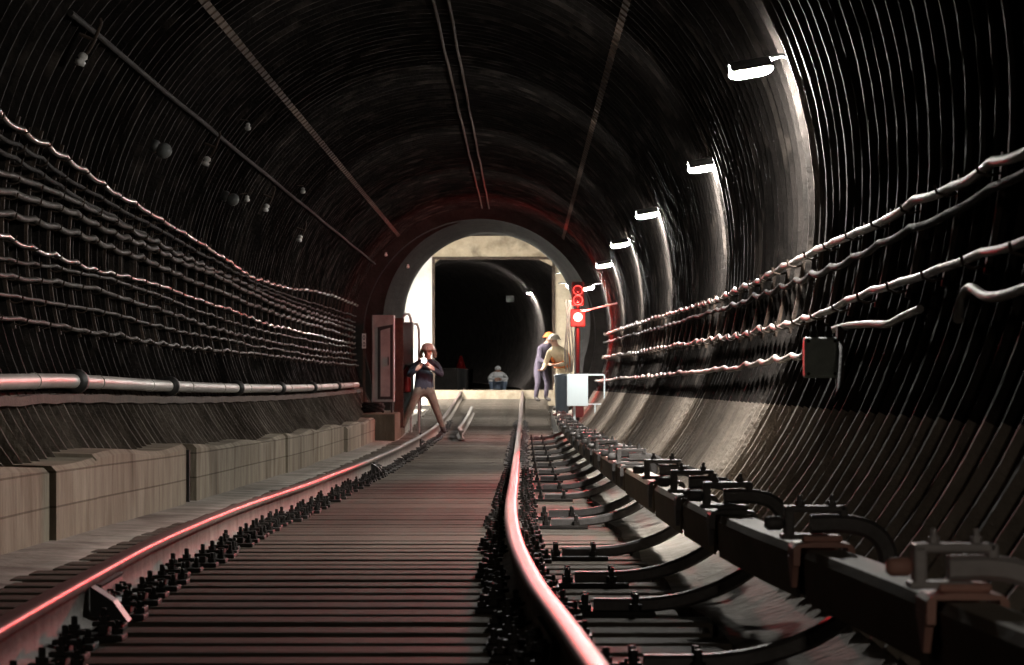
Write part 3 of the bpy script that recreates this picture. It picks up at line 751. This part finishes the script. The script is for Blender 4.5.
# stay from the mast to the wall
e0 = W(580, 311, Ys+.15); e1 = W(604, 303, 53.0)
MB().tube([e0 - t.location, W(592, 309, 55.5) - t.location, wall_pt(53.0, e1.z, 1, .0) - t.location], .014, 6).build('wall_stay', M['rim'], t)
ld = bpy.data.lights.new('red_signal_light', 'POINT'); ld.energy = 260; ld.color = (1,.045,.035); ld.shadow_soft_size = .07
lo = bpy.data.objects.new('red_signal_light', ld); C.objects.link(lo); lo.location = (sp.x, Ys-.32, sp.z)
ld = bpy.data.lights.new('red_signal_beam', 'SPOT'); ld.energy = 14500; ld.color = (1,.028,.035); ld.shadow_soft_size = .07; ld.spot_size = math.radians(9.0); ld.spot_blend = 1
lo = bpy.data.objects.new('red_signal_beam', ld); C.objects.link(lo); lo.location = (sp.x, Ys-.13, sp.z)
lo.rotation_euler = Vector((-2.2, -47, -1.4)).to_track_quat('-Z', 'Y').to_euler()


# white panel box on legs beside the contact rail
Yp = 51.0; a, b = W(567, 406, Yp), W(588, 374, Yp)
t = thing('panel_box', 'bright white panel box on a thin leg beside the contact rail, below the red signal', 'panel', (a.x, Yp, a.z)); w = b.x-a.x; hh = b.z-a.z
MB().box((0,0,0), (w,.03,hh), ch=.006).build('front_panel', M['panel'], t)
MB().box((.01,.03,.01), (w-.01,.20,hh-.01), ch=.006).build('box_body', M['cab'], t)
w2 = W(605, 0, Yp).x - b.x
fr = MB().box((w,-.005,hh-.025),(w+w2,.02,hh)).box((w,-.005,.02),(w+w2,.02,.04)).box((w+w2-.02,-.005,.02),(w+w2,.02,hh)).build('side_frame', M['panel'], t)
legz = (zr(Yp) - .12) - a.z
MB().box((.10,.06,legz), (.135,.095,0)).box((w+.1,.0,legz+.06),(w+.12,.02,.03)).build('leg', M['panel'], t)

# ------------------------------------------------------------------ cabinet group at the left of the portal
Yc = 57.5
def cabinet():
    a, b = W(372, 402, Yc), W(394, 315, Yc)
    t = thing('equipment_cabinet', 'tall grey metal cabinet at the left of the portal', 'cabinet', (a.x, Yc, a.z), math.radians(0)); w, h = b.x-a.x, b.z-a.z
    MB().box((0,0,0), (w,.5,h), ch=.012).build('cabinet_body', M['cab'], t)
    g = MB(); gx0, gx1, gz0, gz1 = w*.26, w*.95, h*.03, h*.86
    g.add([(gx0,-.012,gz0),(gx1,-.012,gz0),(gx1,-.012,gz1+.05),(gx0,-.012,gz1),(gx0+.05,-.012,gz0+.05),(gx1-.05,-.012,gz0+.05),(gx1-.05,-.012,gz1-.01),(gx0+.05,-.012,gz1-.06),
           (gx0,.0,gz0),(gx1,.0,gz0),(gx1,.0,gz1+.05),(gx0,.0,gz1)], [(0,1,5,4),(1,2,6,5),(2,3,7,6),(3,0,4,7),(0,8,9,1),(1,9,10,2),(2,10,11,3),(3,11,8,0)])
    g.build('door_gasket', M['rubber'], t)
    d = MB().add([(gx0+.05,-.02,gz0+.05),(gx1-.05,-.02,gz0+.05),(gx1-.05,-.02,gz1-.01),(gx0+.05,-.02,gz1-.06),(gx0+.05,.0,gz0+.05),(gx1-.05,.0,gz0+.05),(gx1-.05,.0,gz1-.01),(gx0+.05,.0,gz1-.06)],
        [(0,1,2,3),(4,7,6,5),(0,4,5,1),(1,5,6,2),(2,6,7,3),(3,7,4,0)]).build('door', M['cab'], t)
    MB().box((gx1-.09,-.045,h*.42), (gx1-.07,-.02,h*.52), ch=.004).build('handle', M['rubber'], d)
    zf = zr(Yc)+.23 - a.z
    for x in (.03, w-.06): MB().box((x,.05,zf-.02), (x+.03,.45,.0)).build('leg', M['iron'], t)
cabinet()
a, b = W(394, 412, 58.3), W(403, 318, 58.3)
t = thing('steel_column', 'brownish steel column right of the tall grey cabinet', 'column', (a.x, 58.3, a.z)); w, h = b.x-a.x, b.z-a.z
MB().sweep([(0,0),(w,0),(w,.02),(w*.6,.03),(w*.6,.15),(w,.16),(w,.18),(0,.18),(0,.16),(w*.4,.15),(w*.4,.03),(0,.02)], [((0,0,-.25),(1,0,0),(0,1,0)),((0,0,h),(1,0,0),(0,1,0))]).build('web', M['rust'], t)
MB().box((-.03,-.03,-.28), (w+.03,.21,-.25)).build('base_plate', M['rust'], t)
a, b = W(402, 398, 60.2), W(413, 322, 60.2)
t = thing('relay_cabinet', 'narrow dark green cabinet with rounded top behind the standing person', 'cabinet', (a.x, 60.2, a.z-.3)); w, h = b.x-a.x, b.z-a.z+.3
MB().box((0,0,0), (w,.4,h), ch=.03).build('cabinet_body', M['cabdark'], t)
MB().box((.02,-.015,.25), (w-.02,0,h-.05), ch=.005).build('door', M['cabdark'], t)
for k, (pl, lab) in enumerate((([(403,318),(405,314),(409,314),(411,320),(411,340),(411,400)], 'thin pale bent pipe, left of two beside the standing person'),
                  ([(411,324),(417,324),(419,330),(419,360),(419,410)], 'thin grey bent pipe, right of two beside the standing person'))):
    Yq = 61.25 - .1*k
    o = MB().tube([W(x_, y_, Yq) for x_, y_ in pl] + [Vector((W(pl[-1][0],0,Yq).x, Yq, zr(Yq)-.19))], .026, 8).build('bent_pipe', M['cab']); tag(o, lab, 'pipe')
# platform block under the cabinet with a coil of cable
pa = W(362, 414, 55.6); pb = W(395, 414, 55.6)
struct(MB().box((pa.x-.3, 55.55, zr(56)-.3), (pb.x, 60.8, pa.z), ch=.02).build('trim_14', M['concrete']))
cc = W(373, 406, 56.4)
coil = []
for k in range(90):
    a = 2*PI*k/18; r = .17 + .025*math.sin(k*1.9); coil.append((cc.x + r*math.cos(a), 56.4 + r*math.sin(a)*.8, pa.z + .03 + .03*(k/18) + .012*math.sin(k*.7)))
tag(MB().tube(coil, .022, 6).build('cable_coil', M['cable_dark']), 'dark coil of cable lying in front of the tall grey cabinet', 'cable')
# narrow sign plate and upright pipe left of the cabinet
sgn = W(364, 341, 57.0)
t = thing('number_plate', 'small white plate with two dark marks on a post left of the cabinet', 'plate', sgn)
MB().box((-.035,-.01,-.13), (.035,.0,.13)).build('plate', M['porcelain'], t)
for dz in (-.06, .06):
    n = 14; vs = []
    for r_, in ((.032,),(.019,)): vs += [(r_*.7*math.cos(2*PI*k/n), -.0125, dz + r_*1.3*math.sin(2*PI*k/n)) for k in range(n)]
    MB().add(vs, [(k, (k+1)%n, n+(k+1)%n, n+k) for k in range(n)]).build('mark', M['rubber'], t)
MB().box((-.02,.0,-1.3), (.02,.03,.2)).build('post', M['rust'], t)
# red extinguisher by the cabinet
e = W(407, 392, 60.1)
t = thing('fire_extinguisher', 'dark red cylinder hung on the narrow dark cabinet left of the standing person', 'extinguisher', (e.x, 60.1, e.z))
MB().lathe([(.07,0),(.078,.01),(.078,.36),(.06,.41),(.025,.44),(.022,.47)], n=16).build('cylinder', M['red'], t)
MB().lathe([(.03,.47),(.03,.5),(.012,.51)], n=10).box((-.012,-.09,.49),(.012,.03,.51)).build('valve', M['iron'], t)
MB().box((-.05,.05,.15), (.05,.098,.22)).build('wall_bracket', M['iron'], t)

# ------------------------------------------------------------------ people
def skin_body(name, joints, bones, regions, mats, parent=None, loc=(0,0,0), rz=0, sub=2):
    # joints: name -> (x, y, z, r); bones: pairs; regions: function(co) -> material index
    ks = list(joints); idx = {k: i for i, k in enumerate(ks)}
    me = bpy.data.meshes.new(name)
    me.from_pydata([joints[k][:3] for k in ks], [(idx[a], idx[b]) for a, b in bones], []); 
    o = bpy.data.objects.new(name, me); C.objects.link(o)
    md = o.modifiers.new('skin', 'SKIN'); md.use_smooth_shade = True
    if not me.skin_vertices: me.skin_vertices.new(name='')
    sv = me.skin_vertices[0].data
    for k in ks:
        r = joints[k][3]; r = r if isinstance(r, tuple) else (r, r)
        sv[idx[k]].radius = r; sv[idx[k]].use_root = (k == 'pelvis')
    s2 = o.modifiers.new('sub', 'SUBSURF'); s2.levels = sub; s2.render_levels = sub
    dg = bpy.context.evaluated_depsgraph_get(); dg.update()
    nm = bpy.data.meshes.new_from_object(o.evaluated_get(dg))
    o.modifiers.clear(); o.data = nm; nm.name = name
    nm.materials.clear()
    for m in mats: nm.materials.append(m)
    for p in nm.polygons: p.material_index = regions(p.center); p.use_smooth = True
    if parent: o.parent = parent
    o.location = loc; o.rotation_euler = (0,0,rz); return o

def hand(J, B, tag_, wrist, palm, fdir, side, thumbdir, s=1.0):
    w = Vector(palm); f = Vector(fdir).normalized(); sd = Vector(side).normalized()
    J[tag_+'palm'] = (*w, .034*s); B.append((wrist, tag_+'palm'))
    curl = f.cross(sd).normalized()
    for k, (o_, ln) in enumerate(((-.030,.065),(-.010,.075),(.010,.07),(.028,.055))):
        a = w + f*.045*s + sd*o_*s; b = a + f*ln*.55*s + curl*.012; c = b + f*ln*.35*s + curl*.03
        J[f'{tag_}f{k}a'] = (*a, .011); J[f'{tag_}f{k}b'] = (*b, .010); J[f'{tag_}f{k}c'] = (*c, .008)
        B += [(tag_+'palm', f'{tag_}f{k}a'), (f'{tag_}f{k}a', f'{tag_}f{k}b'), (f'{tag_}f{k}b', f'{tag_}f{k}c')]
    td = Vector(thumbdir).normalized(); a = w + td*.04*s; b = a + (td*.5+f)*.035*s
    J[tag_+'ta'] = (*a, .012); J[tag_+'tb'] = (*b, .010); B += [(tag_+'palm', tag_+'ta'), (tag_+'ta', tag_+'tb')]

def head_parts(root, c, helmet_mat, face=-1, tilt=0, hair=None):
    # eyes, ears and nose sit on the head; helmet over it; c = head centre, face looks to -y
    mb = MB(); cx, cy, cz = c
    n = 14; vs = []
    prof = [(.118,-.005),(.150,-.012),(.150,-.002),(.121,.012),(.112,.05),(.085,.09),(.045,.112),(.0,.118)]
    mb.lathe(prof, (cx, cy+.01, cz+.045), n=20)
    mb.box((cx-.02, cy-.13, cz+.055), (cx+.02, cy-.09, cz+.085), ch=.006)
    return mb.build('helmet', helmet_mat, root)

def main_person():
    Y = 60.0; fl = zr(Y) - .187
    o = W(424, 0, Y)
    J = {'pelvis': (0,.04,.80,(.155,.12)), 'spine': (.0,.05,.97,(.165,.125)), 'chest': (.02,.03,1.15,(.185,.13)), 'neckb': (.05,.0,1.28,(.10,.085)), 'neck': (.06,-.02,1.345,.055),
         'head': (.068,-.04,1.43,(.078,.092)), 'crown': (.07,-.04,1.51,(.068,.08)),
         'lh': (-.11,.04,.74,.095), 'lk': (-.25,-.02,.43,.072), 'la': (-.385,.05,.11,.05), 'lt': (-.41,-.10,.045,.042),
         'rh': (.11,.04,.74,.095), 'rk': (.22,-.02,.43,.072), 'ra': (.33,.04,.11,.05), 'rt': (.37,-.11,.045,.042),
         'ls': (-.16,.0,1.21,.072), 'le': (-.27,-.10,1.02,.055), 'lw': (-.07,-.25,1.19,.042),
         'rs': (.23,.0,1.22,.072), 're': (.32,-.11,1.03,.055), 'rw': (.10,-.26,1.20,.042)}
    B = [('pelvis','spine'),('spine','chest'),('chest','neckb'),('neckb','neck'),('neck','head'),('head','crown'),('pelvis','lh'),('lh','lk'),('lk','la'),('la','lt'),
         ('pelvis','rh'),('rh','rk'),('rk','ra'),('ra','rt'),('neckb','ls'),('ls','le'),('le','lw'),('neckb','rs'),('rs','re'),('re','rw')]
    hand(J, B, 'l', 'lw', (-.045,-.28,1.24), (.35,-.1,.8), (0,-1,0), (.3,-.8,.4))
    hand(J, B, 'r', 'rw', (.045,-.29,1.25), (-.4,-.1,.7), (0,-1,0), (-.3,-.8,.4))
    def reg(c):
        if c.z > 1.325: return 2
        if c.y < -.245 and c.z > 1.0: return 2
        if c.z > .83 or (c.y < -.06 and c.z > .78): return 0
        return 3 if c.z < .13 else 1
    t = thing('person', 'person standing astride the left rail in dark jacket and helmet, holding a bright torch', 'person', (o.x, Y, fl))
    t.scale = (1.05,1.05,1.05)
    b = skin_body('body', J, B, reg, [M['jacket'], M['trousers'], M['skin'], M['boot']], t)
    f = MB()
    for s in (-1, 1):
        f.lathe([(.0,-.012),(.010,-.008),(.012,0),(.008,.008)], (.068+s*.03,-.128,1.452), 'Y', 8)
    f.build('eyes', M['rubber'], t)
    MB().lathe([(.012,-.022),(.018,-.01),(.010,.03)], (.068,-.135,1.415), n=8).build('nose', M['skin'], t)
    head_parts(t, (.068,-.04,1.45), M['helmet'])
    hood = MB().tube([(.068+.125*math.cos(a), .03+.02*math.sin(a), 1.40+.11*math.sin(a)) for a in [PI*(-.15+1.3*k/14) for k in range(15)]], .035, 8).build('hood', M['trousers'], t)
    # torch held in both hands
    tp = W(424, 360.5, Y-.36); tt = thing('torch', 'bright torch held up at the chest by the standing person', 'torch', tp)
    MB().lathe([(.018,.12),(.018,.02),(.056,.0),(.06,-.03),(.054,-.03)], axis='Y', n=14).build('torch_body', M['signal'], tt)
    MB().lathe([(.055,-.027),(.0,-.034)], axis='Y', n=14).build('torch_lens', M['torch'], tt)
    ld = bpy.data.lights.new('torch_light', 'SPOT'); ld.energy = 60; ld.color = (.95,.98,1); ld.spot_size = math.radians(120); ld.spot_blend = .6; ld.shadow_soft_size = .03
    lo = bpy.data.objects.new('torch_light', ld); C.objects.link(lo); lo.parent = tt; lo.location = (0,-.06,0); lo.rotation_euler = (math.radians(86),0,0)
    # monopod between the feet
    mo = thing('monopod', 'thin dark pole standing between the legs of the person with the torch', 'pole', (o.x-.05, Y-.3, fl))
    MB().tube([(0,0,.02),(0,0,.40)], .007, 8).tube([(0,0,.38),(0,0,.72)], .010, 8).build('pole', M['signal'], mo)
    MB().lathe([(.02,0),(.02,.03),(.012,.04)], n=10).build('foot', M['rubber'], mo)
main_person()

def worker(px, Y, headpy, lab, mats, helm, bend, facing):
    fl = -.899 if px > 550 else zr(Y)-.187
    o = W(px, 0, Y); H = (HOR - headpy)*Y/F - fl; k = H/1.62
    b = bend
    J = {'pelvis': (0,.10,.86,(.15,.12)), 'spine': (0,.06,1.02,(.16,.12)), 'chest': (0,-.02-b*.1,1.2,(.185,.13)), 'neckb': (0,-.08-b*.18,1.33,(.1,.085)), 'neck': (0,-.11-b*.2,1.40,.055),
         'head': (0,-.15-b*.22,1.47,(.078,.09)), 'crown': (0,-.16-b*.22,1.54,(.066,.08)),
         'lh': (-.10,.10,.80,.095), 'lk': (-.15,.0,.46,.07), 'la': (-.16,.08,.10,.05), 'lt': (-.18,-.08,.045,.042),
         'rh': (.10,.10,.80,.095), 'rk': (.15,.02,.46,.07), 'ra': (.17,.10,.10,.05), 'rt': (.19,-.06,.045,.042),
         'ls': (-.20,-.06-b*.15,1.26,.07), 'le': (-.27,-.16-b*.1,1.0,.054), 'lw': (-.18,-.36-b*.1,.9,.04),
         'rs': (.20,-.06-b*.15,1.26,.07), 're': (.28,-.18-b*.1,1.02,.054), 'rw': (.20,-.40-b*.1,.98,.04)}
    B = [('pelvis','spine'),('spine','chest'),('chest','neckb'),('neckb','neck'),('neck','head'),('head','crown'),('pelvis','lh'),('lh','lk'),('lk','la'),('la','lt'),
         ('pelvis','rh'),('rh','rk'),('rk','ra'),('ra','rt'),('neckb','ls'),('ls','le'),('le','lw'),('neckb','rs'),('rs','re'),('re','rw')]
    lw, rw = J['lw'], J['rw']
    hand(J, B, 'l', 'lw', (lw[0],lw[1]-.06,lw[2]-.02), (0,-1,-.3), (1,0,0), (.8,-.3,.2)); hand(J, B, 'r', 'rw', (rw[0],rw[1]-.06,rw[2]), (0,-1,-.2), (1,0,0), (-.8,-.3,.2))
    def reg(c):
        if c.z > 1.385 or c.y < min(lw[1], rw[1])+.02: return 2
        if c.z > .88: return 0
        return 3 if c.z < .13 else 1
    t = thing('person', lab, 'person', (o.x, Y, fl), facing); t.scale = (k,k,k)
    skin_body('body', J, B, reg, mats + [M['skin'], M['boot']], t)
    hx = J['head']
    f = MB()
    for s in (-1, 1): f.lathe([(.0,-.012),(.010,-.008),(.012,0),(.008,.008)], (hx[0]+s*.03,hx[1]-.088,hx[2]+.02), 'Y', 8)
    f.build('eyes', M['rubber'], t)
    MB().lathe([(.012,-.022),(.018,-.01),(.010,.03)], (hx[0],hx[1]-.095,hx[2]-.015), n=8).build('nose', M['skin'], t)
    head_parts(t, (hx[0],hx[1],hx[2]+.015), helm)
    if mats[0] is M['cream']:
        v = MB().tube([(0,.04,.94),(0,.03,1.02),(0,-.02-b*.08,1.16)], [.19,.195,.205], 18, caps=False).build('vest', M['orange'], t)
    return t
worker(543, 77.5, 333, 'worker with orange helmet and dark clothes, left of two beside the gate', [M['navy'], M['navy']], M['orange'], .35, math.radians(40))
worker(562, 73.5, 335, 'worker in cream clothes with an orange vest, right of two by the gate', [M['cream'], M['cream']], M['helmet'], .7, math.radians(-35))

def crouching():
    Y = 90.0; fl = zr(Y)-.19; o = W(498, 0, Y)
    J = {'pelvis': (0,.12,.20,(.15,.13)), 'spine': (0,.10,.36,(.155,.125)), 'chest': (0,.03,.50,(.165,.12)), 'neckb': (0,-.03,.59,(.09,.08)), 'neck': (0,-.06,.63,.05), 'head': (0,-.09,.69,(.075,.088)), 'crown': (0,-.09,.76,(.06,.075)),
         'lh': (-.10,.08,.20,.09), 'lk': (-.21,-.24,.40,.072), 'la': (-.17,-.16,.10,.05), 'lt': (-.18,-.30,.045,.042), 'rh': (.10,.08,.20,.09), 'rk': (.21,-.24,.40,.072), 'ra': (.17,-.16,.10,.05), 'rt': (.18,-.30,.045,.042),
         'ls': (-.18,-.0,.53,.065), 'le': (-.26,-.18,.42,.05), 'lw': (-.06,-.32,.42,.038), 'rs': (.18,-.0,.53,.065), 're': (.26,-.18,.42,.05), 'rw': (.07,-.32,.42,.038)}
    B = [('pelvis','spine'),('spine','chest'),('chest','neckb'),('neckb','neck'),('neck','head'),('head','crown'),('pelvis','lh'),('lh','lk'),('lk','la'),('la','lt'),
         ('pelvis','rh'),('rh','rk'),('rk','ra'),('ra','rt'),('neckb','ls'),('ls','le'),('le','lw'),('neckb','rs'),('rs','re'),('re','rw')]
    hand(J, B, 'l', 'lw', (-.01,-.36,.42), (1,-.4,0), (0,0,1), (0,-.5,.8)); hand(J, B, 'r', 'rw', (.02,-.38,.40), (-1,-.4,0), (0,0,1), (0,-.5,.8))
    def reg(c):
        if c.z > .62 or c.y < -.34 and c.z > .3: return 2
        if c.z < .09: return 3
        return 1 if (c.y < .02 and c.z < .36) or c.z < .24 else 0
    t = thing('person', 'person crouching on the track beyond the sill in white jacket and blue jeans', 'person', (o.x, Y, fl))
    skin_body('body', J, B, reg, [M['whitejacket'], M['jeans'], M['skin'], M['boot']], t)
    f = MB()
    for s in (-1, 1): f.lathe([(.0,-.012),(.010,-.008),(.012,0),(.008,.008)], (s*.028,-.175,.705), 'Y', 8)
    f.build('eyes', M['rubber'], t)
    mb = MB().lathe([(.083,-.02),(.086,.02),(.07,.06),(.03,.085),(0,.09)], (0,-.08,.70), n=16); mb.build('hair', M['whitejacket'], t)
crouching()

# red cone on the far walkway and things by the gate
cp = W(461, 369, 112); 
t = thing('red_cone', 'small red cone on the far walkway beyond the gate', 'cone', (cp.x, 112, cp.z))
MB().lathe([(.17,.03),(.04,.46),(.03,.46)], n=16).build('cone', M['conered'], t)
MB().box((-.22,-.22,0), (.22,.22,.03), ch=.01).build('base', M['conered'], t)
struct(MB().box((cp.x-1.6, 84, -1), (cp.x+.35, 128, cp.z)).build('floor_far_walkway', M['walkdark']))
bp_ = W(562, 386, 70.5)
t = thing('storage_bin', 'blue-grey bin standing right of the track in front of the workers', 'bin', (bp_.x, 70.5, -.9))
MB().lathe([(.13,0),(.14,.02),(.165,.78),(.17,.80),(.155,.80),(.15,.76)], n=20).build('bin_body', M['bluegrey'], t)
MB().lathe([(.175,.80),(.175,.83),(.12,.86),(.0,.865)], n=20).build('lid', M['bluegrey'], t)
# small sign on the wall of the far tunnel
sg = W(510, 299, 104.5)
tag(MB().box((-.13,-.01,-.10), (.13,.01,.10), ch=.004).build('wall_sign', M['cab'], None, sg), 'small pale square sign in the dark tunnel beyond the gate', 'sign')
# bundle of cables along the right pillar of the gate
for k in range(4):
    o = MB().tube([W(566+2*k+ (1.2*math.sin(j*1.1+k)), 300+12*j, 66.3) for j in range(7)] , .018, 6).build('portal_cable', M['rust'])
    tag(o, ['leftmost','second','third','rightmost'][k] + ' of four rusty cables hanging at the right of the portal', 'cable')

# ------------------------------------------------------------------ camera and world
cam = bpy.data.cameras.new('camera'); co = bpy.data.objects.new('camera', cam); C.objects.link(co)
co.location = (0,0,0); co.rotation_euler = (PI/2, 0, 0)
cam.sensor_width = 36; cam.lens = F/1024*36; cam.shift_y = (HOR-332.5)/1024; cam.clip_end = 400; cam.clip_start = .1
cam.dof.use_dof = True; cam.dof.focus_distance = 24; cam.dof.aperture_fstop = 11
bpy.context.scene.camera = co
w = bpy.data.worlds.new('world'); bpy.context.scene.world = w; w.use_nodes = True
w.node_tree.nodes['Background'].inputs['Color'].default_value = (.004,.0042,.005,1); w.node_tree.nodes['Background'].inputs['Strength'].default_value = 1
sc = bpy.context.scene
sc.view_settings.view_transform = 'Standard'; sc.view_settings.look = 'None'; sc.view_settings.exposure = .2; sc.view_settings.gamma = 1; sc.view_settings.use_curve_mapping = False
sc.cycles.max_bounces = 6; sc.cycles.sample_clamp_indirect = 8
